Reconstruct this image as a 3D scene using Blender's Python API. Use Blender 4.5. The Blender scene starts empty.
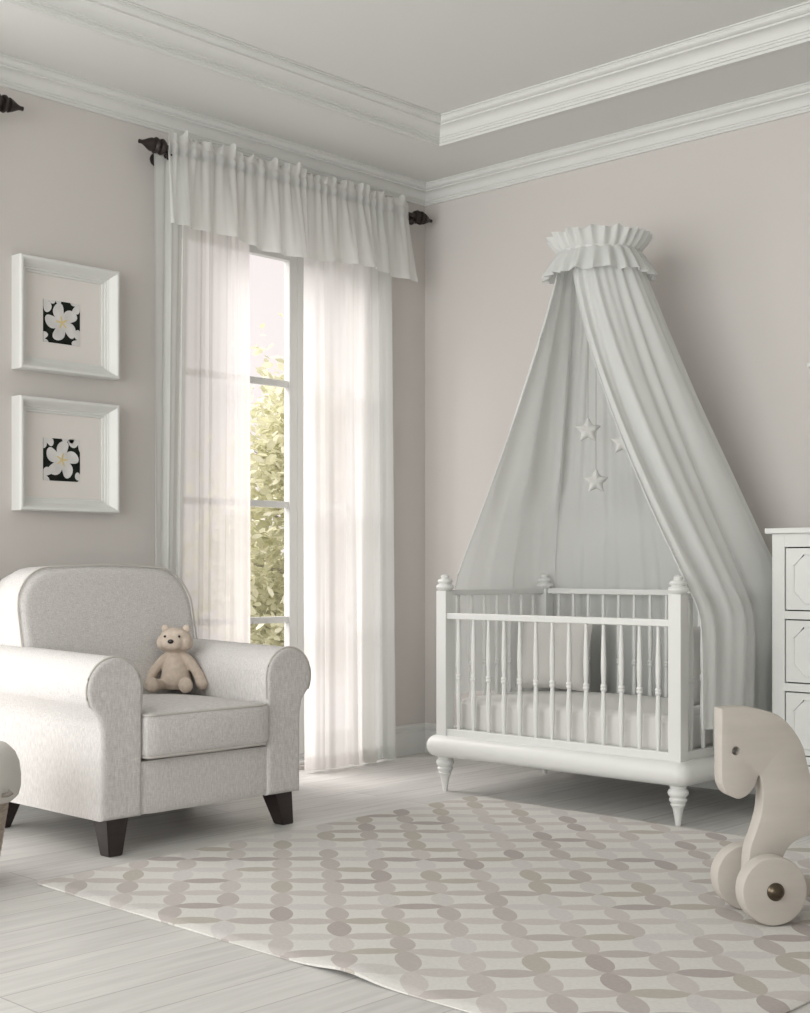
import bpy, bmesh, math, random
from mathutils import Vector, Matrix
random.seed(7)
D = bpy.data; S = bpy.context.scene; COL = S.collection
PI = math.pi; sin = math.sin; cos = math.cos

# ------------------------------------------------------------ materials
def mat(name, col, rough=.6, spec=.3, metal=0, noise=None, bump=None, weave=None):
    m = D.materials.new(name); m.use_nodes = True
    nt = m.node_tree; b = nt.nodes['Principled BSDF']
    b.inputs['Base Color'].default_value = (*col, 1)
    b.inputs['Roughness'].default_value = rough
    b.inputs['Specular IOR Level'].default_value = spec
    b.inputs['Metallic'].default_value = metal
    tc = nt.nodes.new('ShaderNodeTexCoord')
    if noise:   # scale, amount, stretch
        sc, am, st = noise
        mp = nt.nodes.new('ShaderNodeMapping'); mp.inputs['Scale'].default_value = st
        nz = nt.nodes.new('ShaderNodeTexNoise'); nz.inputs['Scale'].default_value = sc; nz.inputs['Detail'].default_value = 4
        nt.links.new(tc.outputs['Object'], mp.inputs[0]); nt.links.new(mp.outputs[0], nz.inputs['Vector'])
        r = nt.nodes.new('ShaderNodeMapRange'); r.inputs[1].default_value = .3; r.inputs[2].default_value = .7
        r.inputs[3].default_value = 1-am; r.inputs[4].default_value = 1+am*.4
        nt.links.new(nz.outputs['Fac'], r.inputs[0])
        mx = nt.nodes.new('ShaderNodeVectorMath'); mx.operation = 'SCALE'
        mx.inputs[0].default_value = col
        nt.links.new(r.outputs[0], mx.inputs['Scale']); nt.links.new(mx.outputs[0], b.inputs['Base Color'])
    if weave:   # scale, amount: crossed threads
        sc, am = weave
        outs = []
        for st in ((4, 1, 20), (4, 20, 1), (20, 4, 1)):
            mp = nt.nodes.new('ShaderNodeMapping'); mp.inputs['Scale'].default_value = st
            nz = nt.nodes.new('ShaderNodeTexNoise'); nz.inputs['Scale'].default_value = sc; nz.inputs['Detail'].default_value = 3
            nt.links.new(tc.outputs['Object'], mp.inputs[0]); nt.links.new(mp.outputs[0], nz.inputs['Vector'])
            outs.append(nz.outputs['Fac'])
        a = nt.nodes.new('ShaderNodeMath'); a.operation = 'ADD'; nt.links.new(outs[0], a.inputs[0]); nt.links.new(outs[1], a.inputs[1])
        a2 = nt.nodes.new('ShaderNodeMath'); a2.operation = 'ADD'; nt.links.new(a.outputs[0], a2.inputs[0]); nt.links.new(outs[2], a2.inputs[1])
        r = nt.nodes.new('ShaderNodeMapRange'); r.inputs[1].default_value = 1.1; r.inputs[2].default_value = 1.9
        r.inputs[3].default_value = 1-am; r.inputs[4].default_value = 1+am
        nt.links.new(a2.outputs[0], r.inputs[0])
        mx = nt.nodes.new('ShaderNodeVectorMath'); mx.operation = 'SCALE'; mx.inputs[0].default_value = col
        nt.links.new(r.outputs[0], mx.inputs['Scale']); nt.links.new(mx.outputs[0], b.inputs['Base Color'])
        bp = nt.nodes.new('ShaderNodeBump'); bp.inputs['Strength'].default_value = .25; bp.inputs['Distance'].default_value = .002
        nt.links.new(a2.outputs[0], bp.inputs['Height']); nt.links.new(bp.outputs[0], b.inputs['Normal'])
    if bump:
        sc, st = bump
        nz = nt.nodes.new('ShaderNodeTexNoise'); nz.inputs['Scale'].default_value = sc
        nt.links.new(tc.outputs['Object'], nz.inputs['Vector'])
        bp = nt.nodes.new('ShaderNodeBump'); bp.inputs['Strength'].default_value = st; bp.inputs['Distance'].default_value = .01
        nt.links.new(nz.outputs['Fac'], bp.inputs['Height']); nt.links.new(bp.outputs[0], b.inputs['Normal'])
    return m

def cloth(name, col, transp, transl, stripe=0.0, axis=1):
    """thin woven cloth: part open weave, part diffuse, part translucent"""
    m = D.materials.new(name); m.use_nodes = True; nt = m.node_tree; nt.nodes.clear()
    o = nt.nodes.new('ShaderNodeOutputMaterial')
    d = nt.nodes.new('ShaderNodeBsdfDiffuse'); d.inputs[0].default_value = (*col, 1)
    t = nt.nodes.new('ShaderNodeBsdfTranslucent'); t.inputs[0].default_value = (*col, 1)
    tr = nt.nodes.new('ShaderNodeBsdfTransparent')
    m1 = nt.nodes.new('ShaderNodeMixShader'); m1.inputs[0].default_value = transl
    nt.links.new(d.outputs[0], m1.inputs[1]); nt.links.new(t.outputs[0], m1.inputs[2])
    m2 = nt.nodes.new('ShaderNodeMixShader'); m2.inputs[0].default_value = transp
    nt.links.new(m1.outputs[0], m2.inputs[1]); nt.links.new(tr.outputs[0], m2.inputs[2])
    if stripe:
        tc = nt.nodes.new('ShaderNodeTexCoord'); mp = nt.nodes.new('ShaderNodeMapping'); mp.inputs['Scale'].default_value = (0, 26, .35)
        nz = nt.nodes.new('ShaderNodeTexNoise'); nz.inputs['Scale'].default_value = 1.0
        nt.links.new(tc.outputs['Object'], mp.inputs[0]); nt.links.new(mp.outputs[0], nz.inputs['Vector'])
        r = nt.nodes.new('ShaderNodeMapRange'); r.inputs[1].default_value = .3; r.inputs[2].default_value = .7
        r.inputs[3].default_value = transp-stripe; r.inputs[4].default_value = transp+stripe
        nt.links.new(nz.outputs['Fac'], r.inputs[0]); nt.links.new(r.outputs[0], m2.inputs[0])
    nt.links.new(m2.outputs[0], o.inputs[0])
    return m

WHITE = mat('white_lacquer', (.72, .73, .71), .38, .4)
CREAM = mat('cream_lacquer', (.64, .61, .55), .4, .4)
TRIM = mat('trim_paint', (.71, .72, .70), .5, .3)
WALL = mat('wall_paint', (.63, .602, .578), .8, .15, bump=(60, .02))
CEIL = mat('ceiling_paint', (.72, .73, .71), .85, .1)
SHELL = mat('exterior_render', (.6, .58, .55), .9, .1)
FABRIC = mat('oatmeal_linen', (.62, .605, .59), .95, .1, weave=(44, .22))
PIPE = mat('linen_piping', (.56, .54, .51), .95, .1)
DARKW = mat('dark_stained_wood', (.028, .019, .018), .35, .5, noise=(6, .3, (1, 1, 8)))
BRONZE = mat('dark_bronze', (.035, .026, .024), .45, .5, metal=.5)
HUB = mat('antique_brass', (.10, .08, .055), .3, .5, metal=.85)
WOOD = mat('pale_painted_wood', (.51, .475, .43), .55, .3, noise=(5, .05, (1, 1, 6)))
BEAR = mat('beige_plush', (.60, .51, .43), .98, .1, noise=(60, .12, (1, 1, 1)), bump=(260, .35))
BEARP = mat('beige_plush_light', (.60, .50, .41), .98, .1, noise=(60, .1, (1, 1, 1)), bump=(260, .3))
BLACK = mat('black_bead', (.02, .018, .018), .25, .5)
MATB = mat('mount_board', (.76, .73, .70), .9, .1)
PHOTOB = mat('photo_black', (.008, .012, .008), .6, .2, noise=(30, .6, (1, 1, 1)))
PETAL = mat('photo_petal', (.70, .69, .68), .7, .1, noise=(18, .15, (1, 1, 1)))
YELL = mat('photo_yellow', (.70, .58, .30), .7, .1)
GAP = mat('shadow_gap_black', (.012, .011, .01), .8, .1)
WICK = mat('wicker', (.42, .36, .30), .8, .15)
STARM = mat('felt_star', (.64, .64, .62), .95, .1)
STRING = mat('grey_cord', (.42, .41, .38), .9, .1)
SHEET = mat('cot_sheet', (.72, .715, .69), .9, .1, bump=(14, .12))
PILLOW = mat('pillow_cotton', (.66, .645, .62), .95, .1, bump=(10, .2))
DRAPE = cloth('canopy_cotton', (.76, .775, .76), .01, .30)
RUFF = cloth('canopy_ruffle_cotton', (.75, .765, .75), .04, .25)
SHEER = cloth('sheer_voile', (.90, .88, .865), .17, .70, .045)
SHEER2 = cloth('sheer_voile_thick', (.90, .885, .87), .12, .64, .04)
SHEERV = cloth('valance_voile', (.90, .91, .89), .17, .45, .04)
CASE = cloth('side_curtain_voile', (.80, .82, .80), .13, .32, .04)

def glass_mat():
    m = D.materials.new('window_glass'); m.use_nodes = True; nt = m.node_tree; nt.nodes.clear()
    o = nt.nodes.new('ShaderNodeOutputMaterial'); t = nt.nodes.new('ShaderNodeBsdfTransparent'); g = nt.nodes.new('ShaderNodeBsdfGlossy')
    g.inputs['Roughness'].default_value = .02
    x = nt.nodes.new('ShaderNodeMixShader'); x.inputs[0].default_value = .05
    nt.links.new(t.outputs[0], x.inputs[1]); nt.links.new(g.outputs[0], x.inputs[2]); nt.links.new(x.outputs[0], o.inputs[0]); return m
GLASS = glass_mat()

def floor_mat():
    m = D.materials.new('whitewashed_planks'); m.use_nodes = True; nt = m.node_tree; b = nt.nodes['Principled BSDF']
    b.inputs['Specular IOR Level'].default_value = .45
    N = nt.nodes.new; L = nt.links.new
    tc = N('ShaderNodeTexCoord'); mp = N('ShaderNodeMapping'); mp.inputs['Rotation'].default_value = (0, 0, PI/2)
    L(tc.outputs['Object'], mp.inputs[0])
    br = N('ShaderNodeTexBrick'); L(mp.outputs[0], br.inputs['Vector'])
    br.inputs['Color1'].default_value = (.62, .612, .592, 1); br.inputs['Color2'].default_value = (.55, .542, .525, 1)
    br.inputs['Mortar'].default_value = (.37, .355, .34, 1)
    br.inputs['Scale'].default_value = 1; br.inputs['Mortar Size'].default_value = .0022; br.inputs['Mortar Smooth'].default_value = .3
    br.inputs['Brick Width'].default_value = 1.9; br.inputs['Row Height'].default_value = .165; br.offset = .37
    mp2 = N('ShaderNodeMapping'); mp2.inputs['Scale'].default_value = (16, 1.1, 1); L(tc.outputs['Object'], mp2.inputs[0])
    nz = N('ShaderNodeTexNoise'); nz.inputs['Scale'].default_value = 2.2; nz.inputs['Detail'].default_value = 8; nz.inputs['Distortion'].default_value = .6
    L(mp2.outputs[0], nz.inputs['Vector'])
    r = N('ShaderNodeMapRange'); r.inputs[1].default_value = .3; r.inputs[2].default_value = .62; r.inputs[3].default_value = .89; r.inputs[4].default_value = 1.04
    L(nz.outputs['Fac'], r.inputs[0])
    # knots and scuffs
    mp3 = N('ShaderNodeMapping'); mp3.inputs['Scale'].default_value = (5, 1.3, 1); L(tc.outputs['Object'], mp3.inputs[0])
    n3 = N('ShaderNodeTexNoise'); n3.inputs['Scale'].default_value = 3.5; n3.inputs['Detail'].default_value = 5; L(mp3.outputs[0], n3.inputs['Vector'])
    r3 = N('ShaderNodeMapRange'); r3.inputs[1].default_value = .68; r3.inputs[2].default_value = .76; r3.inputs[3].default_value = 1; r3.inputs[4].default_value = .72
    L(n3.outputs['Fac'], r3.inputs[0])
    k = N('ShaderNodeMath'); k.operation = 'MULTIPLY'; L(r.outputs[0], k.inputs[0]); L(r3.outputs[0], k.inputs[1])
    v = N('ShaderNodeVectorMath'); v.operation = 'SCALE'; L(br.outputs['Color'], v.inputs[0]); L(k.outputs[0], v.inputs['Scale'])
    L(v.outputs[0], b.inputs['Base Color'])
    r4 = N('ShaderNodeMapRange'); r4.inputs[3].default_value = .55; r4.inputs[4].default_value = .38; L(nz.outputs['Fac'], r4.inputs[0]); L(r4.outputs[0], b.inputs['Roughness'])
    bp = N('ShaderNodeBump'); bp.inputs['Strength'].default_value = .12; bp.inputs['Distance'].default_value = .004
    L(nz.outputs['Fac'], bp.inputs['Height']); L(bp.outputs[0], b.inputs['Normal'])
    return m

def rug_mat():
    """interlocking leaf lattice"""
    m = D.materials.new('patterned_rug_pile'); m.use_nodes = True; nt = m.node_tree; b = nt.nodes['Principled BSDF']
    b.inputs['Roughness'].default_value = .95; b.inputs['Specular IOR Level'].default_value = .1
    N = nt.nodes.new; L = nt.links.new
    tc = N('ShaderNodeTexCoord'); sp = N('ShaderNodeSeparateXYZ'); L(tc.outputs['Object'], sp.inputs[0])
    # lattice vectors a (rows), c (chains); solve p = u*a + v*c
    ax, ay = .15972*cos(math.radians(42.865)), .15972*sin(math.radians(42.865)); cx, cy = .16293*cos(math.radians(138.33)), .16293*sin(math.radians(138.33))
    det = ax*cy-ay*cx
    def lin(p, q, off):
        m1 = N('ShaderNodeMath'); m1.operation = 'MULTIPLY'; L(sp.outputs[0], m1.inputs[0]); m1.inputs[1].default_value = p
        m2 = N('ShaderNodeMath'); m2.operation = 'MULTIPLY_ADD'; L(sp.outputs[1], m2.inputs[0]); m2.inputs[1].default_value = q; L(m1.outputs[0], m2.inputs[2])
        m3 = N('ShaderNodeMath'); m3.operation = 'ADD'; L(m2.outputs[0], m3.inputs[0]); m3.inputs[1].default_value = off; return m3.outputs[0]
    u = lin(cy/det, -cx/det, 0.795); v = lin(-ay/det, ax/det, 1.178)
    def M(op, *a):
        n = N('ShaderNodeMath'); n.operation = op
        for i, x in enumerate(a):
            if isinstance(x, (int, float)): n.inputs[i].default_value = x
            else: L(x, n.inputs[i])
        return n.outputs[0]
    def leaf(al, ac, w, seed):
        fr = M('FRACT', al); c = M('SUBTRACT', M('MULTIPLY', fr, 2), 1)         # -1..1 along
        prof = M('MULTIPLY', M('POWER', M('SUBTRACT', 1, M('MULTIPLY', c, c)), .68), w)
        rn = M('ROUND', ac); dd = M('ABSOLUTE', M('SUBTRACT', ac, rn))
        mask = M('LESS_THAN', dd, prof)
        cb = N('ShaderNodeCombineXYZ'); L(M('FLOOR', al), cb.inputs[0]); L(rn, cb.inputs[1]); cb.inputs[2].default_value = seed
        wn = N('ShaderNodeTexWhiteNoise'); wn.noise_dimensions = '3D'; L(cb.outputs[0], wn.inputs['Vector'])
        cr = N('ShaderNodeValToRGB'); cr.color_ramp.interpolation = 'CONSTANT'; L(wn.outputs['Value'], cr.inputs[0])
        cols = [(.57, .55, .53), (.53, .50, .48), (.47, .435, .415), (.55, .52, .50), (.42, .38, .365), (.51, .475, .455), (.46, .43, .385), (.585, .565, .55)]
        els = cr.color_ramp.elements
        while len(els) < len(cols): els.new(.5)
        for i, cc in enumerate(cols): els[i].position = i/len(cols); els[i].color = (*cc, 1)
        return mask, cr.outputs[0]
    m1, c1 = leaf(u, v, .215, 1.3); m2, c2 = leaf(v, u, .21, 8.1)
    mx = N('ShaderNodeMix'); mx.data_type = 'RGBA'; L(m1, mx.inputs[0]); mx.inputs[6].default_value = (.64, .63, .60, 1); L(c1, mx.inputs[7])
    mx2 = N('ShaderNodeMix'); mx2.data_type = 'RGBA'; L(m2, mx2.inputs[0]); L(mx.outputs[2], mx2.inputs[6]); L(c2, mx2.inputs[7])
    nz = N('ShaderNodeTexNoise'); nz.inputs['Scale'].default_value = 90; L(tc.outputs['Object'], nz.inputs['Vector'])
    r = N('ShaderNodeMapRange'); r.inputs[3].default_value = .90; r.inputs[4].default_value = 1.08; L(nz.outputs['Fac'], r.inputs[0])
    v2 = N('ShaderNodeVectorMath'); v2.operation = 'SCALE'; L(mx2.outputs[2], v2.inputs[0]); L(r.outputs[0], v2.inputs['Scale']); L(v2.outputs[0], b.inputs['Base Color'])
    bp = N('ShaderNodeBump'); bp.inputs['Strength'].default_value = .2; bp.inputs['Distance'].default_value = .003; L(nz.outputs['Fac'], bp.inputs['Height']); L(bp.outputs[0], b.inputs['Normal'])
    return m

def leaf_mat():
    m = D.materials.new('tree_leaves'); m.use_nodes = True; nt = m.node_tree; nt.nodes.clear(); N = nt.nodes.new; L = nt.links.new
    o = N('ShaderNodeOutputMaterial'); g = N('ShaderNodeNewGeometry'); cr = N('ShaderNodeValToRGB')
    L(g.outputs['Random Per Island'], cr.inputs[0])
    cr.color_ramp.elements[0].color = (.58, .58, .38, 1); cr.color_ramp.elements[1].color = (.90, .89, .72, 1)
    d = N('ShaderNodeBsdfDiffuse'); t = N('ShaderNodeBsdfTranslucent'); x = N('ShaderNodeMixShader'); x.inputs[0].default_value = .55
    L(cr.outputs[0], d.inputs[0]); L(cr.outputs[0], t.inputs[0]); L(d.outputs[0], x.inputs[1]); L(t.outputs[0], x.inputs[2]); L(x.outputs[0], o.inputs[0]); return m
LEAF = leaf_mat(); BARK = mat('bark', (.40, .36, .32), .9, .1, noise=(9, .3, (1, 1, .3)))

# ------------------------------------------------------------ helpers
def link(name, bm, m, parent=None, smooth=True, loc=None, kind=None):
    me = D.meshes.new(name)
    bmesh.ops.recalc_face_normals(bm, faces=bm.faces) if kind != 'keep' else None
    bm.to_mesh(me); bm.free()
    if smooth:
        for p in me.polygons: p.use_smooth = True
        try: me.set_sharp_from_angle(angle=math.radians(38))
        except Exception: pass
    ms = m if isinstance(m, (list, tuple)) else [m]
    for x in ms: me.materials.append(x)
    o = D.objects.new(name, me); COL.objects.link(o)
    if parent: o.parent = parent
    if loc: o.location = loc
    return o
def thing(name, label, cat, loc=(0, 0, 0), rz=0, group=None):
    o = D.objects.new(name, None); o.empty_display_size = .1; COL.objects.link(o)
    o.location = loc; o.rotation_euler = (0, 0, rz); o['label'] = label; o['category'] = cat
    if group: o['group'] = group
    return o
def tag(o, label, cat, group=None):
    o['label'] = label; o['category'] = cat
    if group: o['group'] = group
    return o
def struct(o, label=None):
    o['kind'] = 'structure'
    if label: o['label'] = label
    return o
def B(): return bmesh.new()
def box(bm, x0, x1, y0, y1, z0, z1, bev=0):
    r = bmesh.ops.create_cube(bm, size=1, matrix=Matrix.Translation(((x0+x1)/2, (y0+y1)/2, (z0+z1)/2)) @ Matrix.Diagonal((x1-x0, y1-y0, z1-z0, 1)))
    if bev:
        vs = r['verts']; es = list({e for v in vs for e in v.link_edges})
        bmesh.ops.bevel(bm, geom=es, offset=bev, segments=3, affect='EDGES', profile=.5)
    return bm
def lathe(bm, prof, n=24, M=None):
    """prof = [(r,z)...] about z"""
    M = M or Matrix(); rings = []
    for r, z in prof:
        if r < 1e-5: rings.append([bm.verts.new(M @ Vector((0, 0, z)))])
        else: rings.append([bm.verts.new(M @ Vector((r*cos(2*PI*i/n), r*sin(2*PI*i/n), z))) for i in range(n)])
    for a, b in zip(rings, rings[1:]):
        for i in range(n):
            j = (i+1) % n
            if len(a) == 1 and len(b) == 1: continue
            if len(a) == 1: bm.faces.new((a[0], b[i], b[j]))
            elif len(b) == 1: bm.faces.new((a[i], a[j], b[0]))
            else: bm.faces.new((a[i], a[j], b[j], b[i]))
    for R in (rings[0], rings[-1]):
        if len(R) > 1: bm.faces.new(R)
    return bm
def tube(bm, pts, r, n=8, closed=False):
    pts = [Vector(p) for p in pts]; rings = []; N = len(pts); up = Vector((0, 0, 1))
    for i, p in enumerate(pts):
        if closed: d = pts[(i+1) % N]-pts[i-1]
        else: d = pts[min(i+1, N-1)]-pts[max(i-1, 0)]
        d.normalize()
        u = up if abs(d.dot(up)) < .95 else Vector((1, 0, 0))
        s = d.cross(u).normalized(); t = s.cross(d)
        rr = r(i/(N-1)) if callable(r) else r
        rings.append([bm.verts.new(p+s*rr*cos(2*PI*k/n)+t*rr*sin(2*PI*k/n)) for k in range(n)])
    rng = range(N if closed else N-1)
    for i in rng:
        a = rings[i]; b = rings[(i+1) % N]
        for k in range(n): bm.faces.new((a[k], a[(k+1) % n], b[(k+1) % n], b[k]))
    if not closed:
        bm.faces.new(rings[0]); bm.faces.new(rings[-1])
    return bm
def prism(bm, out, t0, t1, er, fn, seg=4, caps=True):
    """solid of closed 2-D outline `out` (dense) from depth t0 to t1 with rounded rims; fn(a,b,t)->3-D point"""
    n = len(out); nrm = []
    area = sum(out[i][0]*out[(i+1) % n][1]-out[(i+1) % n][0]*out[i][1] for i in range(n))
    sg = 1 if area > 0 else -1
    for i in range(n):
        a = Vector(out[i-1][:2]); b = Vector(out[i][:2]); c = Vector(out[(i+1) % n][:2]); d1 = (b-a).normalized(); d2 = (c-b).normalized()
        n1 = Vector((-d1.y, d1.x)); n2 = Vector((-d2.y, d2.x)); nrm.append((n1+n2)/max(.5, 1+n1.dot(n2))*sg)
    layers = []
    for k in range(seg+1):
        an = PI/2*k/seg; layers.append((t0+er*(1-sin(an)), er*(1-cos(PI/2-an)) if 0 else er*(1-sin(an))*0+er*(1-cos(an-PI/2))))
    lay = []
    for k in range(seg+1):
        an = PI/2*k/seg; lay.append((t0+er*(1-cos(an)), er*(1-sin(an))))
    lay += [(t0+t1-t, i) for t, i in reversed(lay)]
    rings = []
    for t, ins in lay:
        rings.append([bm.verts.new(fn(out[i][0]+nrm[i].x*ins, out[i][1]+nrm[i].y*ins, t)) for i in range(n)])
    for a, b in zip(rings, rings[1:]):
        for i in range(n): bm.faces.new((a[i], a[(i+1) % n], b[(i+1) % n], b[i]))
    if caps:
        for R, t in ((rings[0], t0), (rings[-1], t1)):
            R2 = [bm.verts.new(fn(out[i][0]+nrm[i].x*(er+.006), out[i][1]+nrm[i].y*(er+.006), t)) for i in range(n)]
            for i in range(n): bm.faces.new((R[i], R[(i+1) % n], R2[(i+1) % n], R2[i]))
            f = bm.faces.new(R2); bmesh.ops.triangulate(bm, faces=[f], ngon_method='EAR_CLIP')
    return bm
def catmull(pts, per=8, closed=False):
    P = [Vector(p) for p in pts]; n = len(P); out = []
    for i in range(n if closed else n-1):
        p0 = P[i-1] if (closed or i > 0) else P[0]*2-P[1]
        p1 = P[i]; p2 = P[(i+1) % n]; p3 = P[(i+2) % n] if (closed or i+2 < n) else P[-1]*2-P[-2]
        for k in range(per):
            t = k/per
            out.append(.5*((2*p1)+(p2-p0)*t+(2*p0-5*p1+4*p2-p3)*t*t+(3*p1-p0-3*p2+p3)*t**3))
    if not closed: out.append(P[-1].copy())
    return out
def rrect(w, h, r, n=8, top=0.0):
    """rounded rect outline centred at 0, optional crowned top"""
    o = []
    for cx, cy, a0 in ((w/2-r, h/2-r, 0), (-w/2+r, h/2-r, 90), (-w/2+r, -h/2+r, 180), (w/2-r, -h/2+r, 270)):
        for k in range(n+1):
            a = math.radians(a0+90*k/n); o.append([cx+r*cos(a), cy+r*sin(a)])
    res = []
    for i, p in enumerate(o):
        q = o[(i+1) % len(o)]; L = math.hypot(q[0]-p[0], q[1]-p[1]); m = max(1, int(L/.06))
        for k in range(m): res.append([p[0]+(q[0]-p[0])*k/m, p[1]+(q[1]-p[1])*k/m])
    for p in res:
        if p[1] > 0: p[1] += top*(1-(2*p[0]/w)**2)*min(1, p[1]/(h/2))
    return res
def softbox(bm, sx, sy, sz, r, bulge=(0, 0, 0), n=14, M=None):
    """rounded cushion centred on origin"""
    M = M or Matrix()
    g = {}
    def V(i, j, k):
        key = (i, j, k)
        if key not in g:
            p = Vector(((i/n*2-1)*sx/2, (j/n*2-1)*sy/2, (k/n*2-1)*sz/2))
            q = Vector([max(-(s/2-r), min(s/2-r, c)) for s, c in zip((sx, sy, sz), p)])
            d = p-q
            if d.length > 1e-9: p = q+d.normalized()*min(r, max(abs(d.x), abs(d.y), abs(d.z)))
            u = Vector((2*p.x/sx, 2*p.y/sy, 2*p.z/sz))
            c = [max(0, 1-w*w) for w in u]
            p = p+Vector((u.x*bulge[0]*c[1]*c[2], u.y*bulge[1]*c[0]*c[2], u.z*bulge[2]*c[0]*c[1]))
            g[key] = bm.verts.new(M @ p)
        return g[key]
    for a in range(n):
        for b in range(n):
            for f in ((0,), (n,)):
                f = f[0]
                bm.faces.new((V(f, a, b), V(f, a+1, b), V(f, a+1, b+1), V(f, a, b+1)))
                bm.faces.new((V(a, f, b), V(a+1, f, b), V(a+1, f, b+1), V(a, f, b+1)))
                bm.faces.new((V(a, b, f), V(a+1, b, f), V(a+1, b+1, f), V(a, b+1, f)))
    return bm
def sweep(bm, prof, paths):
    """prof: list of (p,z); paths(p,z)-> list of points; makes faces between successive profile lines"""
    L = [[bm.verts.new(q) for q in paths(p, z)] for p, z in prof]
    for a, b in zip(L, L[1:]):
        for i in range(len(a)-1): bm.faces.new((a[i], a[i+1], b[i+1], b[i]))
    return bm
def grid(bm, fn, nu, nv):
    V = [[bm.verts.new(fn(i/nu, j/nv)) for j in range(nv+1)] for i in range(nu+1)]
    for i in range(nu):
        for j in range(nv): bm.faces.new((V[i][j], V[i+1][j], V[i+1][j+1], V[i][j+1]))
    return bm

# ------------------------------------------------------------ room shell
XM, YM = 6.6, -8.2          # extents
ZS, ZC = 3.055, 3.15        # soffit, tray ceiling
TX, TY = .59, -.54
W1 = (-1.66, -.36); W2 = (-4.35, -2.95); WT = 2.645; WB = .02; TH = .22
bm = B(); box(bm, -TH, XM, YM, TH, -.12, 0); struct(link('floor', bm, floor_mat(), smooth=False))
# window wall with two openings
bm = B()
ys = [YM, W2[0], W2[1], W1[0], W1[1], 0]
for a, b in ((ys[0], ys[1]), (ys[2], ys[3]), (ys[4], ys[5])): box(bm, -TH, 0, a, b, 0, 3.3)
for w in (W1, W2): box(bm, -TH, 0, w[0], w[1], WT, 3.3); box(bm, -TH, 0, w[0], w[1], 0, WB)
bmesh.ops.remove_doubles(bm, verts=bm.verts, dist=1e-5)
struct(link('wall_left', bm, WALL, smooth=False))
bm = B(); box(bm, -TH, XM, 0, TH, 0, 3.3); struct(link('wall_back', bm, WALL, smooth=False))
bm = B(); box(bm, XM, XM+.12, YM, TH, 0, 3.3); struct(link('wall_right', bm, WALL, smooth=False))
bm = B(); box(bm, TX, XM, YM, TY, ZC, 3.3); box(bm, 0, TX, YM, 0, ZS, 3.3); box(bm, TX, XM, TY, 0, ZS, 3.3)
struct(link('ceiling', bm, CEIL, smooth=False))

def crown_prof(z0, z1, pr):
    """classical crown: fillet, ovolo, cove, fillets.  returns (p,z)"""
    H = z1-z0; o = [(0, z0), (.012, z0), (.012, z0+.012), (.018, z0+.012), (.018, z0+.020), (.024, z0+.022)]
    a = (.024, z0+.022); b = (pr*.62, z0+H*.62)
    for k in range(1, 9):
        t = k/8; an = t*PI/2; o.append((a[0]+(b[0]-a[0])*(1-cos(an)), a[1]+(b[1]-a[1])*sin(an)))
    o += [(pr*.66, z0+H*.62), (pr*.66, z0+H*.70)]
    a = o[-1]; b = (pr*.88, z0+H*.88)
    for k in range(1, 6):
        t = k/5; an = t*PI/2; o.append((a[0]+(b[0]-a[0])*sin(an), a[1]+(b[1]-a[1])*(1-cos(an))))
    o += [(pr*.91, z0+H*.88), (pr*.91, z0+H*.94), (pr, z0+H*.94), (pr, z1)]
    return o
P = crown_prof(2.962, ZS, .098)
struct(link('trim_1', sweep(B(), P, lambda p, z: [(p, YM, z), (p, -p, z)]), TRIM))
struct(link('trim_2', sweep(B(), P, lambda p, z: [(p, -p, z), (XM, -p, z)]), TRIM))
P = [(0, ZS), (-.03, ZS), (-.03, ZS-.006), (-.012, ZS-.010), (0, ZS-.010), (.004, ZS)] + crown_prof(ZS, ZC, .11)[1:]
struct(link('trim_3', sweep(B(), P, lambda p, z: [(TX+p, YM, z), (TX+p, TY-p, z)]), TRIM))
struct(link('trim_4', sweep(B(), P, lambda p, z: [(TX+p, TY-p, z), (XM, TY-p, z)]), TRIM))
# baseboards
bp = [(0, .160), (.008, .160), (.010, .152), (.016, .150), (.016, .140), (.011, .136), (.011, .126), (.019, .122), (.019, 0)]
bm = B()
for a, b in ((YM, W2[0]-.0), (W2[1], W1[0]), (W1[1], None)):
    sweep(bm, bp, lambda p, z: [(p, a, z), (p, (-p if b is None else b), z)])
struct(link('baseboard_left', bm, TRIM))
struct(link('baseboard_back', sweep(B(), bp, lambda p, z: [(p, -p, z), (XM, -p, z)]), TRIM))

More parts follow.
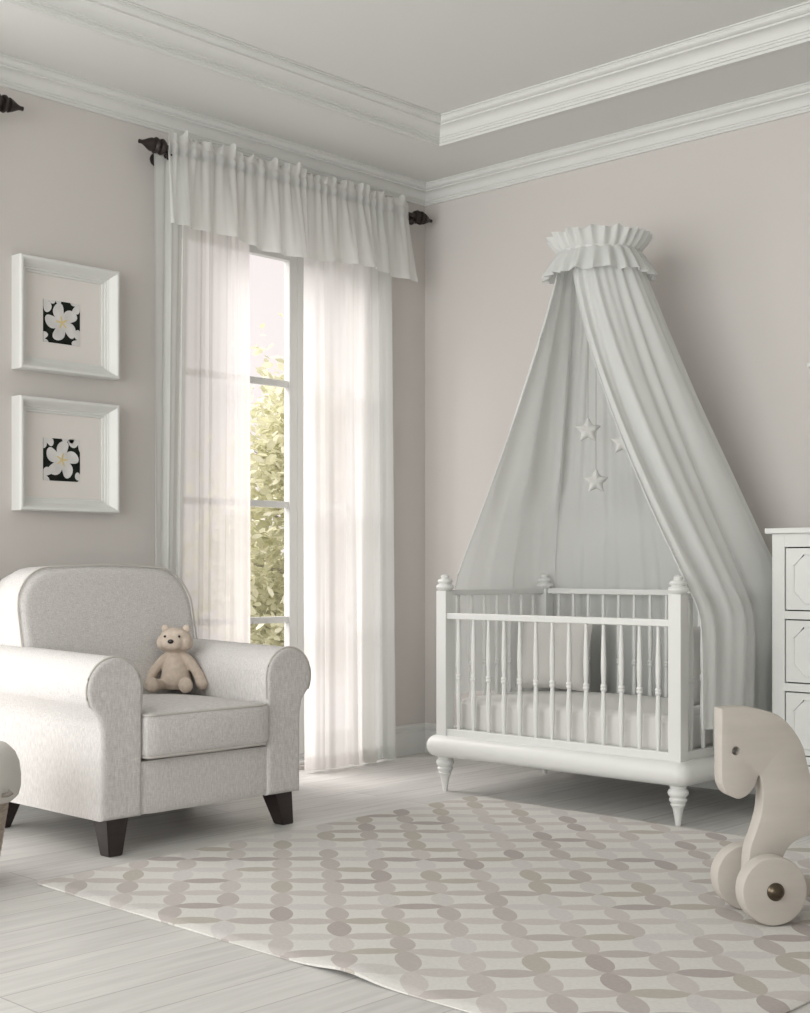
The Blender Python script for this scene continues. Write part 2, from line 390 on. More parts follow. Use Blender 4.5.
# ------------------------------------------------------------ windows (french casements)
def window(n, w):
    y0, y1 = w; r = D.objects.new('window_%d' % n, None); COL.objects.link(r); r.location = (0, (y0+y1)/2, 0); struct(r)
    c = (y0+y1)/2
    bm = B(); fx0, fx1 = -.16, -.10
    box(bm, fx0, fx1, y0-c, y0-c+.045, WB, WT, .004); box(bm, fx0, fx1, y1-c-.045, y1-c, WB, WT, .004)
    box(bm, fx0+.002, fx1-.002, y0-c+.043, y1-c-.043, WT-.045, WT, .004); box(bm, fx0+.002, fx1-.002, y0-c+.043, y1-c-.043, WB, WB+.04, .004)
    link('window_frame', bm, TRIM, r, smooth=False)
    bm = B(); box(bm, -.20, -.02, y0-c, y1-c, WB, WB+.018, .003); link('window_sill', bm, TRIM, r, smooth=False)
    mid = (MID if n == 1 else c)-c
    for a, b in ((y0-c+.045, mid), (mid, y1-c-.045)):
        z0, z1 = WB+.04, WT-.045; st = .050
        bm = B(); fx0, fx1 = -.145, -.10
        box(bm, fx0, fx1, a, a+st, z0, z1, .004); box(bm, fx0, fx1, b-st, b, z0, z1, .004)
        box(bm, fx0+.002, fx1-.002, a+st-.002, b-st+.002, z1-.06, z1, .003); box(bm, fx0+.002, fx1-.002, a+st-.002, b-st+.002, z0, z0+.10, .003)
        s = link('window_sash', bm, TRIM, r, smooth=False)
        bm = B()
        for z in (.742, 1.318, 1.922): box(bm, -.138, -.112, a+st-.002, b-st+.002, z-.016, z+.016, .003)
        link('glazing_bar', bm, TRIM, s, smooth=False)
        bm = B(); box(bm, -.127, -.123, a+st-.004, b-st+.004, z0+.09, z1-.055); link('pane', bm, GLASS, s, smooth=False)
MID = -.842
window(1, W1); window(2, W2)

# ------------------------------------------------------------ curtain rods
RX, RZ = .10, 2.857
def rod(y0, y1, label):
    t = thing('curtain_rod', label, 'curtain rod', (RX, (y0+y1)/2, RZ))
    h = (y1-y0)/2
    bm = B(); tube(bm, [(0, -h, 0), (0, h, 0)], .015, 16); link('rod', bm, BRONZE, t)
    fp = [(0, 0), (.016, 0), (.016, .012), (.030, .016), (.036, .028), (.030, .040), (.022, .044), (.022, .050), (.034, .054), (.036, .062), (.030, .070), (.024, .074),
          (.024, .079), (.030, .082), (.026, .094), (.014, .118), (.009, .132), (.009, .146), (0, .148)]
    for s in (-1, 1):
        M = Matrix.Translation((0, s*h, 0)) @ Matrix.Rotation(-s*PI/2, 4, 'X')
        link('finial', lathe(B(), fp, 20, M), BRONZE, t)
        y = s*(h-.01)
        bm = B(); tube(bm, [(-RX+.004, y, -.03), (-.03, y, -.03), (-.008, y, -.022), (0, y, -.012)], .009, 10)
        lathe(bm, [(0, 0), (.028, 0), (.030, .006), (.022, .012), (0, .014)], 16, Matrix.Translation((-RX, y, -.03)) @ Matrix.Rotation(PI/2, 4, 'Y'))
        lathe(bm, [(0, -.02), (.014, -.014), (.02, 0), (.014, .014), (0, .02)], 16, Matrix.Translation((.004, y-.006*s, -.032)))
        link('bracket', bm, BRONZE, t)
rod(-1.80, -.205, 'dark bronze curtain rod above the sheer white curtains')
rod(-4.6, -2.66, 'dark bronze curtain rod at the left edge, mostly out of the picture')

# ------------------------------------------------------------ curtains
def panel(label, yl, yr, z0, z1, x, nf, amp, m, ph=0, hem=True, gather=.9):
    """yl,yr: functions of height fraction (0 top,1 bottom)"""
    rnd = random.Random(int(ph*100)+nf); offs = [rnd.uniform(-.4, .4) for _ in range(40)]
    def f(u, v):
        uu = u+.35/nf*sin(2*PI*u*2.3+ph)*.5
        y = yl(v)+(yr(v)-yl(v))*u
        a = amp*(.35+.65*min(1, v*1.6))
        w = sin(2*PI*nf*uu+ph+.5*sin(v*2+ph))*a+.3*a*sin(2*PI*nf*2.6*uu+1.3*ph+v)
        w += .5*a*sin(2*PI*(nf*.37)*u+2*ph+1.5*v)
        return (x+w, y+.3*a*cos(2*PI*nf*uu*1+ph), z1+(z0-z1)*v+.004*sin(2*PI*nf*uu)*v)
    bm = grid(B(), f, nf*18, 40)
    o = link('sheer_curtain', bm, m, smooth=True)
    tag(o, label, 'curtain')
    if hem:
        bm = grid(B(), lambda u, v: tuple(Vector(f(u, 1-.022*v))+Vector((.003, 0, 0))), nf*18, 2)
        link('hem', bm, m, o)
    return o
ZT = 2.835
panel('narrow pale grey side curtain at the left end of the window', lambda v: -1.855+.0*v, lambda v: -1.655-.07*v, .012, ZT, .075, 2, .012, CASE, .4)
panel('sheer white curtain over the left half of the window, leaving a clear gap', lambda v: -1.705-.04*v, lambda v: -1.33, .010, ZT, .100, 5, .009, SHEER, 1.1)
panel('wide sheer white curtain over the right half of the window', lambda v: -.975, lambda v: -.535+.05*v, .010, ZT, .100, 4, .011, SHEER2, 2.3)
panel('narrow pale grey side curtain nearest the room corner', lambda v: -.575, lambda v: -.345+.03*v, .012, ZT, .075, 2, .010, CASE, 3.0)
panel('sheer white curtain hanging over the second window, outside the picture on the left', lambda v: -4.50, lambda v: -2.80, .010, ZT, .085, 9, .012, SHEER2, 1.9)
# valance: header ruffle, rod pocket, gathered skirt with a dipping hem
def val_fn(u, v):
    y = -1.815+(1.815-.262)*u
    ph = 2*PI*26*u+2.6*sin(9*u+.5)+1.7*sin(23*u); s = sin(ph); sc = cos(ph)
    s2 = sin(2*PI*12*u+2.9*sin(6*u)+1.1*sin(17*u)+.8); s3 = sin(2*PI*4.3*u+.6+1.4*sin(5*u)); s4 = sin(2*PI*41*u+3*sin(11*u))
    if v < .14:                                   # loose ruffled header above the rod
        k = 1-v/.14; z = 2.886-.012*k*max(0, 1-u*25)+.042*k+(.009*s3+.007*s2+.004*s-.006*s4)*k*k
        x = RX+.027+(.010*s2+.006*s+.004*s4)*k*min(1, u*25)+.004*sin(PI*k)+.003*s
        y += .006*sc*k
    elif v < .28:                                 # rod pocket, puckered between two gathers
        k = (v-.14)/.14; z = 2.886-.050*k+.002*s4
        x = RX+.027+.004*s+.005*sin(PI*k)*(.6+.6*s+.4*s4)
    else:
        k = (v-.28)/.72; zb = 2.505+.010*sin(2*PI*1.6*u+.4)-.014*max(0, sin(PI*(u-.28)/.34)) if .28 < u < .62 else 2.505+.010*sin(2*PI*1.6*u+.4)
        z = 2.836+(zb-2.836)*k
        kk = min(1, k*2.2)
        x = RX+.027+.006*s*(1-k)+(.004+.009*k)*s2*kk+.016*k*s3+.030*k+.003*s4*(1-k)
        y += (u-.5)*.05*k+.008*k*cos(2*PI*12*u+2.9*sin(6*u))
    return (x, y, z)
o = link('curtain_valance', grid(B(), val_fn, 700, 44), SHEERV); tag(o, 'gathered sheer white valance with ruffled header across the top of the window', 'valance')
bm = grid(B(), lambda u, v: tuple(Vector(val_fn(u, 1-.05*v))+Vector((.003, 0, 0))), 700, 2); link('hem', bm, SHEERV, o)

# ------------------------------------------------------------ outside tree
def tree():
    t = thing('tree', 'pale green leafy tree outside the window', 'tree', (-3.6, 2.25, -.6))
    bm = B(); tube(bm, [(0, 0, 0), (.05, .02, .8), (-.03, .05, 1.6), (.02, 0, 2.4), (0, -.1, 3.2)], lambda s: .09*(1-.8*s), 10)
    link('trunk', bm, BARK, t)
    rnd = random.Random(4); bm = B(); tips = []
    for k in range(34):
        a = rnd.uniform(0, 2*PI); z = rnd.uniform(.7, 2.75); L = rnd.uniform(.4, .95)*(1-.35*max(0, z-2))
        e = Vector((cos(a)*L*.8, sin(a)*L, z+rnd.uniform(.1, .5))); m_ = e*.5+Vector((0, 0, z*.5-.02)); m_ = Vector((e.x*.5, e.y*.5, z+.1))
        tube(bm, [(0, 0, z), m_, e], lambda s: .016*(1-.8*s), 5); tips += [m_, e, (m_+e)/2]
    link('branches', bm, BARK, t)
    bm = B()
    for k in range(12500):
        c = rnd.choice(tips)+Vector((rnd.gauss(0, .16), rnd.gauss(0, .17), rnd.gauss(0, .16)))
        s = rnd.uniform(.032, .068); R = Matrix.Rotation(rnd.uniform(0, 6.3), 4, 'Z') @ Matrix.Rotation(rnd.uniform(-1.2, 1.2), 4, 'X') @ Matrix.Rotation(rnd.uniform(0, 6.3), 4, 'Z')
        q = [(-1, 0, 0), (-.4, -.5, .1), (.4, -.5, .1), (1, 0, 0), (.4, .5, .1), (-.4, .5, .1)]
        bm.faces.new([bm.verts.new(c+(R @ Vector(p))*s) for p in q])
    link('foliage', bm, LEAF, t, smooth=False, kind='keep')
tree()

# ------------------------------------------------------------ pictures on the wall
def picture(zc, h, rot, label):
    yc = -2.265; w = .482
    t = thing('picture_frame', label, 'picture', (0, yc, zc), group=None)
    prof = [(0, .0), (0, .062), (.004, .070), (.012, .070), (.018, .064), (.021, .059), (.034, .038), (.038, .036), (.040, .030), (.047, .028), (.049, .021), (.057, .020), (.059, .012)]
    bm = B(); rings = []
    for i, x in prof:
        a, b = w/2-i, h/2-i
        rings.append([bm.verts.new(q) for q in ((x, -a, -b), (x, a, -b), (x, a, b), (x, -a, b))])
    for r0, r1 in zip(rings, rings[1:]):
        for k in range(4): bm.faces.new((r0[k], r0[(k+1) % 4], r1[(k+1) % 4], r1[k]))
    bm.faces.new(rings[0])
    link('moulding', bm, WHITE, t, smooth=False)
    bm = B(); box(bm, .008, .014, -w/2+.056, w/2-.056, -h/2+.056, h/2-.056); mo = link('mount', bm, MATB, t, smooth=False)
    s = .089; cy, cz = -.014, -.015
    bm = B(); box(bm, .0135, .0155, cy-s, cy+s, cz-s, cz+s); ph = link('photo_print', bm, PHOTOB, mo, smooth=False)
    bm = B()
    def clipped(pts, x):
        # clip polygon to the print
        for ax, lim, sg in ((0, cy+s, 1), (0, cy-s, -1), (1, cz+s, 1), (1, cz-s, -1)):
            out = []
            for i in range(len(pts)):
                a, b = pts[i-1], pts[i]; ia = sg*(lim-a[ax]) >= 0; ib = sg*(lim-b[ax]) >= 0
                if ia != ib:
                    tt = (lim-a[ax])/(b[ax]-a[ax]); out.append((a[0]+(b[0]-a[0])*tt, a[1]+(b[1]-a[1])*tt))
                if ib: out.append(b)
            pts = out
            if len(pts) < 3: return
        bm.faces.new([bm.verts.new((x, p[0], p[1])) for p in pts])
    def petals(c, R, r0, n=5, x=.0165, wd=.30):
        for k in range(n):
            a = r0+2*PI*k/n; pts = []
            for j in range(22):
                q = 2*PI*j/22; rr = (1-cos(q))/2; l = R*rr; ww = wd*R*sin(q)*(1.05+.45*(rr-.5))
                sw = .12*R*sin(PI*rr)
                pts.append((c[0]+l*cos(a)-(ww+sw)*sin(a), c[1]+l*sin(a)+(ww+sw)*cos(a)))
            clipped(pts, x+.0001*k)
    petals((cy, cz), s*.92, rot)
    for (a, b, rr, q) in ((-.9, .95, .5, 1), (.95, 1.0, .62, .3), (-1.05, -.75, .55, 2), (1.1, -.9, .45, .8), (.35, 1.15, .4, 2.2)):
        petals((cy+s*a*(1 if rot < 1.5 else -1), cz+s*b), s*rr, q, 4, .0160, .34)
    link('flower', bm, PETAL, ph, smooth=False)
    bm = B()
    for k in range(5):
        a = rot+2*PI*k/5; p = []
        for j in range(10):
            q = 2*PI*j/10; l = s*.34*(1-cos(q))/2; ww = s*.05*sin(q)
            p.append((cy+l*cos(a)-ww*sin(a), cz+l*sin(a)+ww*cos(a)))
        clipped(p, .0175)
    link('flower_centre', bm, YELL, ph, smooth=False)
picture(2.048, .466, 1.745, 'upper of the two white framed white-flower photographs')
picture(1.470, .468, 1.34, 'lower of the two white framed white-flower photographs')

# ------------------------------------------------------------ armchair
def armchair():
    YC = -2.32
    t = thing('armchair', 'light grey linen armchair with rolled arms and dark wooden feet', 'armchair', (.62, YC, 0))
    L = lambda x, y, z: (x-.62, y-YC, z)
    hw = .29                                        # half seat width
    # base
    bm = B()
    M = Matrix.Translation(L((.24+1.045)/2, YC, .224)); softbox(bm, .805, 2*hw+.02, .20, .02, n=10, M=M)
    link('seat_base', bm, FABRIC, t)
    # arms: outline in (y,z), scroll outward
    def arm(s):
        o = []
        cz, r = .578, .115; cy = s*(hw+.115-.003)   # scroll centre
        inner = s*hw; outer = s*(hw+.168)
        o.append((inner, .128)); o.append((inner, .30)); o.append((inner, .46))
        st, en = (180, -28)
        for k in range(25):
            a = math.radians(st+(en-st)*k/24); o.append((cy+s*r*cos(a), cz+r*sin(a)))
        o.append((outer+s*.012, .485)); o.append((outer+s*.002, .44)); o.append((outer, .40)); o.append((outer, .27)); o.append((outer, .128))
        # dense
        d = []
        for i, p in enumerate(o):
            q = o[(i+1) % len(o)]; n = max(1, int(math.hypot(q[0]-p[0], q[1]-p[1])/.03))
            for k in range(n): d.append((p[0]+(q[0]-p[0])*k/n, p[1]+(q[1]-p[1])*k/n))
        x0, x1 = .30, 1.05
        def fn(a, b, x):
            back = max(0, (.62-x)/.4)
            return L(x, YC+a, b+(.02*back if b > .4 else 0))
        ob = link('arm', prism(B(), d, x0, x1, .016, fn), FABRIC, t)
        seam = [L(1.0405, YC+p[0], p[1]) for p in d[3:]]
        bm = B(); tube(bm, [Vector(p) for p in seam if p[2] > .49], .004, 6); link('piping', bm, PIPE, ob)
    arm(-1); arm(1)
    # seat cushion
    bm = B(); M = Matrix.Translation(L((.42+1.06)/2, YC, .405)); softbox(bm, .66, 2*hw-.006, .165, .028, (.012, 0, .02), 18, M)
    sc = link('seat_cushion', bm, FABRIC, t)
    rr = rrect(.645, 2*hw-.02, .03)
    for z in (.480, .332):
        bm = B(); tube(bm, [L(.74+p[0]*1.012, YC+p[1], z) for p in rr], .0045, 6, True); link('piping', bm, PIPE, sc)
    # back: outer shell plus thick padded panel, reclined
    def back(x0, x1, w, z0, z1, r, er, name, crown, m=FABRIC):
        o = rrect(w, z1-z0, r, 8, crown); zc = (z0+z1)/2
        def fn(a, b, x):
            z = b+zc; return L(x-.22*(z-.45), YC+a, z)
        ob = link(name, prism(B(), o, x0, x1, er, fn, 6), m, t)
        return ob, [fn(a*1.0, b*1.0, x1-er*.35) for a, b in o]
    back(.25, .45, .800, .14, .975, .15, .05, 'back_shell', .02)
    ob, seam = back(.335, .525, .822, .40, .990, .15, .04, 'back_cushion', .022)
    bm = B(); tube(bm, seam, .0038, 6, True); link('piping', bm, PIPE, ob)
    # feet
    for x, y, dx, dy in ((.992, -2.705, .02, -.01), (.980, -1.932, .02, .025), (.295, -2.69, -.03, -.02), (.42, -1.955, -.03, .02)):
        bm = B(); a, b = .046, .028
        top = [bm.verts.new(L(x+i*a, y+j*a, .14)) for i, j in ((-1, -1), (1, -1), (1, 1), (-1, 1))]
        bot = [bm.verts.new(L(x+dx+i*b, y+dy+j*b, 0.0)) for i, j in ((-1, -1), (1, -1), (1, 1), (-1, 1))]
        bm.faces.new(top); bm.faces.new(bot)
        for k in range(4): bm.faces.new((top[k], top[(k+1) % 4], bot[(k+1) % 4], bot[k]))
        bmesh.ops.bevel(bm, geom=list(bm.edges), offset=.003, segments=2, affect='EDGES')
        link('leg', bm, DARKW, t, smooth=False)
armchair()

# ------------------------------------------------------------ teddy bear
def teddy():
    ang = math.radians(-52)
    t = thing('teddy_bear', 'small beige teddy bear sitting in the corner of the armchair seat', 'teddy bear', (.564, -2.098, .508), ang); t.scale = (1.13, 1.13, 1.13)
    def ell(bm, c, r, M=None):
        bmesh.ops.create_icosphere(bm, subdivisions=3, radius=1, matrix=Matrix.Translation(c) @ (M or Matrix()) @ Matrix.Diagonal((*r, 1)))
    bm = B()
    prof = [(0, .0), (.040, .004), (.053, .022), (.055, .045), (.048, .075), (.038, .10), (.030, .122), (.026, .14), (0, .15)]
    lathe(bm, prof, 24)
    ell(bm, (.010, 0, .178), (.050, .060, .046)); ell(bm, (.046, 0, .170), (.030, .040, .028))
    ell(bm, (.018, .036, .170), (.036, .030, .030)); ell(bm, (.018, -.036, .170), (.036, .030, .030))
    for s in (-1, 1):
        tube(bm, catmull([(0, s*.022, .128), (.004, s*.050, .105), (.012, s*.082, .06), (.02, s*.098, .028), (.03, s*.100, .018)], 5), lambda q: .015+.008*q, 12)
        ell(bm, (.03, s*.100, .021), (.020, .018, .018))
        tube(bm, catmull([(.0, s*.03, .022), (.05, s*.05, .022), (.09, s*.058, .022)], 5), .021, 12)
        ell(bm, (.098, s*.06, .026), (.020, .026, .028))
    b = link('body', bm, BEAR, t)
    md = b.modifiers.new('m', 'REMESH'); md.mode = 'VOXEL'; md.voxel_size = .0035; md.use_smooth_shade = True
    sm = b.modifiers.new('s', 'SMOOTH'); sm.iterations = 5
    for s in (-1, 1):
        bm = B(); ell(bm, (0.004, s*.038, .219), (.008, .014, .014)); link('ear', bm, BEAR, t)
        bm = B(); ell(bm, (.0555, s*.026, .194), (.0045, .0045, .0045)); link('eye', bm, BLACK, t)
    bm = B(); ell(bm, (.0755, 0, .177), (.006, .011, .008)); link('nose', bm, BLACK, t)
teddy()

# ------------------------------------------------------------ wicker pouf at the left edge
def pouf():
    t = thing('wicker_pouf', 'round wicker stool with a pale cloth cushion at the left edge beside the armchair', 'stool', (.972, -3.369, 0))
    bm = B(); H = .285; n = 84
    for r in range(30):
        z = .006+H*r/30; R = .196+.045*(z/H)
        pts = [((R+.004*(1 if (k+r) % 2 else -1))*cos(2*PI*k/n), None) for k in range(1)]
        P = [((R+.0035*sin(PI*k+PI*r))*cos(2*PI*k/n), (R+.0035*sin(PI*(k+.5)+PI*r))*sin(2*PI*k/n), z) for k in range(n)]
        tube(bm, P, .0055, 6, True)
    link('basket', bm, WICK, t)
    bm = B()
    for k in range(28):
        a = 2*PI*k/28; tube(bm, [(.195*cos(a), .195*sin(a), 0), (.239*cos(a), .239*sin(a), H)], .005, 6)
    link('stake', bm, WICK, t)['kind'] = 'stuff'
    prof = [(0, .27), (.22, .268), (.262, .272), (.276, .284), (.281, .305), (.281, .34), (.275, .38), (.262, .412), (.238, .436), (.19, .452), (.10, .462), (0, .465)]
    bm = lathe(B(), prof, 64)
    for v in bm.verts:
        a = math.atan2(v.co.y, v.co.x); r = math.hypot(v.co.x, v.co.y)
        if r > .2 and v.co.z < .35: v.co *= 1+.006*sin(a*11); v.co.z += .006*sin(a*7)*(.35-v.co.z)/.08
    link('cushion', bm, mat('pouf_cotton', (.62, .60, .57), .95, .1, bump=(20, .15)), t)
    bm = B(); a = math.radians(22)
    tube(bm, catmull([(.278*cos(a), .278*sin(a), .30), (.292*cos(a+.04), .292*sin(a+.04), .302), (.300*cos(a+.07), .300*sin(a+.07), .310)], 4), lambda q: .006+.004*q, 8)
    link('tie', bm, mat('grey_tie', (.22, .20, .18), .9, .1), t)
pouf()

# ------------------------------------------------------------ rug
def rug():
    x0, x1, y0, y1 = 1.15, 3.535, -3.13, -.93
    def f(u, v, top=True):
        x = x0+(x1-x0)*u; y = y0+(y1-y0)*v
        x += .05*(1-v)**2*(1-u)*1.2 - .02*sin(PI*v)*(1-u)
        y -= .012*sin(PI*u)*(1-v)
        # ripple near the front edge
        e = math.exp(-((x-2.62)/.10)**2)*max(0, 1-(y-y0)/.35)
        z = .012+.014*e+.0015*sin(9*x+3*y)
        r = min(u*(x1-x0), (1-u)*(x1-x0), v*(y1-y0), (1-v)*(y1-y0))
        if r < .012: z -= .006*(1-r/.012)
        # soften far corners
        return x, y, z
    nu, nv = 120, 110; bm = B()
    V = [[bm.verts.new(f(i/nu, j/nv)) for j in range(nv+1)] for i in range(nu+1)]
    W = [[None]*(nv+1) for _ in range(nu+1)]
    for i in range(nu+1):
        for j in range(nv+1):
            x, y, z = f(i/nu, j/nv)
            e = math.exp(-((x-2.62)/.10)**2)*max(0, 1-(y-y0)/.35)
            W[i][j] = bm.verts.new((x, y, .0015+.012*e))
    for i in range(nu):
        for j in range(nv):
            bm.faces.new((V[i][j], V[i+1][j], V[i+1][j+1], V[i][j+1])); bm.faces.new((W[i][j], W[i][j+1], W[i+1][j+1], W[i+1][j]))
    for i in range(nu):
        for j in (0, nv): bm.faces.new((V[i][j], W[i][j], W[i+1][j], V[i+1][j]))
    for j in range(nv):
        for i in (0, nu): bm.faces.new((V[i][j], W[i][j], W[i][j+1], V[i][j+1]))
    o = link('rug', bm, rug_mat()); tag(o, 'large off-white rug with interlocking grey and taupe leaf pattern', 'rug')
rug()

# ------------------------------------------------------------ crib
CX0, CX1, CY0, CY1 = .940, 2.150, -.89, -.16
def crib():
    cx, cy = (CX0+CX1)/2, (CY0+CY1)/2
    t = thing('baby_crib', 'white wooden baby crib with turned spindles and finials', 'crib', (cx, cy, 0))
    L = lambda x, y, z=0: (x-cx, y-cy, z)
    # bullnose base
    o = rrect(CX1-CX0+.15, CY1-CY0+.15, .055, 8)
    bm = prism(B(), o, .158, .252, .0455, lambda a, b, z: (a, b, z), 8); link('base', bm, WHITE, t)
    fin = [(0, 0), (.026, 0), (.030, .004), (.038, .010), (.041, .017), (.038, .025), (.028, .030), (.026, .033), (.032, .037), (.034, .043), (.030, .050), (.018, .054),
           (.016, .057), (.019, .061), (.019, .066), (.012, .072), (0, .074)]
    lp = [(0, 0), (.010, 0), (.011, .004), (.014, .03), (.021, .065), (.027, .078), (.030, .081), (.030, .084), (.027, .087), (.027, .090), (.034, .096), (.036, .104), (.031, .110),
          (.031, .113), (.038, .119), (.041, .129), (.038, .139), (.031, .144), (.031, .147), (.034, .152), (.034, .162), (0, .162)]
    for x in (CX0, CX1):
        for y in (CY0, CY1):
            bm = B(); h = .0285; box(bm, x-cx-h, x-cx+h, y-cy-h, y-cy+h, .24, .898, .003); p = link('post', bm, WHITE, t, smooth=False)
            link('finial', lathe(B(), fin, 24, Matrix.Translation(L(x, y, .898))), WHITE, p)
            link('leg', lathe(B(), lp, 24, Matrix.Translation(L(x, y, 0))), WHITE, t)
    h = .0285
    def rail(name, x0, x1, y0, y1, z0, z1):
        bm = B(); box(bm, x0-cx, x1-cx, y0-cy, y1-cy, z0, z1, .004); link(name, bm, WHITE, t, smooth=False)
    rail('top_rail', CX0+h, CX1-h, CY0-.022, CY0+.010, .772, .800)
    rail('bottom_rail', CX0+h, CX1-h, CY0-.022, CY0+.014, .248, .284)
    rail('top_rail', CX0+h, CX1-h, CY1-.016, CY1+.016, .876, .902)
    rail('bottom_rail', CX0+h, CX1-h, CY1-.016, CY1+.016, .248, .284)
    for x in (CX0, CX1):
        rail('top_rail', x-.016, x+.016, CY0+h, CY1-h, .876, .902)
        rail('bottom_rail', x-.016, x+.016, CY0+h, CY1-h, .248, .284)
    def sp(z0, z1):
        H = z1-z0; q = .47
        return [(0, z0), (.0075, z0), (.0085, z0+.04), (.0115, z0+H*.24), (.011, z0+H*.33), (.0085, z0+H*q-.016), (.0085, z0+H*q-.012), (.0125, z0+H*q-.008), (.0135, z0+H*q-.003), (.011, z0+H*q+.002),
                (.011, z0+H*q+.004), (.0135, z0+H*q+.008), (.0125, z0+H*q+.013), (.0085, z0+H*q+.017), (.0105, z0+H*.58), (.0115, z0+H*.66), (.0095, z0+H*.82), (.0075, z1-.03), (.0075, z1), (0, z1)]
    def spindle(x, y, z1): link('spindle', lathe(B(), sp(.28, z1), 12, Matrix.Translation(L(x, y, 0))), WHITE, t)
    for k in range(13):
        x = CX0+(CX1-CX0)*(k+1)/14
        spindle(x, CY0-.006, .776); spindle(x, CY1, .88)
    for k in range(7):
        y = CY0+(CY1-CY0)*(k+1)/8
        spindle(CX0, y, .88); spindle(CX1, y, .88)
    return t
crib()
# mattress with fitted sheet
bm = B(); softbox(bm, CX1-CX0-.075, CY1-CY0-.075, .165, .035, (0, 0, .018), 30, Matrix.Translation((0, 0, .0825)))
for v in bm.verts:
    if v.co.z < .15: v.co.z += 0; 
    if abs(v.co.y) > .30 and v.co.z > .02 and v.co.z < .15: v.co.y *= 1+.010*sin(v.co.x*26+1.2*sin(v.co.x*7))
o = link('crib_mattress', bm, SHEET, loc=((CX0+CX1)/2, (CY0+CY1)/2, .254)); tag(o, 'cream mattress in a fitted sheet inside the crib', 'mattress')

def pillow(label, loc, w, h, th, rot, dent):
    bm = B(); n = 26
    def f(u, v, s):
        a = u*2-1; b = v*2-1; e = max(0, (1-a**4))*max(0, (1-b**4))
        edge = 1-.07*(1-abs(a)**2)*abs(b)**3-.0
        x = a*w/2*(1-.06*(1-b*b)); y = b*h/2*(1-.06*(1-a*a))
        z = s*th/2*(e**.55)+.006*sin(6*a+dent)*e
        if b > .6: x += 0
        return (x, y, z)
    for s in (-1, 1): grid(bm, lambda u, v: f(u, v, s), n, n)
    bmesh.ops.remove_doubles(bm, verts=bm.verts, dist=1e-4)
    o = link('crib_pillow', bm, PILLOW, loc=loc); o.rotation_euler = rot; tag(o, label, 'pillow'); return o
pillow('grey-beige pillow leaning in the back left of the crib', (1.13, -.335, .60), .37, .35, .12, (math.radians(76), 0, math.radians(12)), 0)
pillow('pale pillow leaning at the right end of the crib beside the post', (2.03, -.50, .60), .40, .34, .12, (math.radians(80), 0, math.radians(90)), 2)

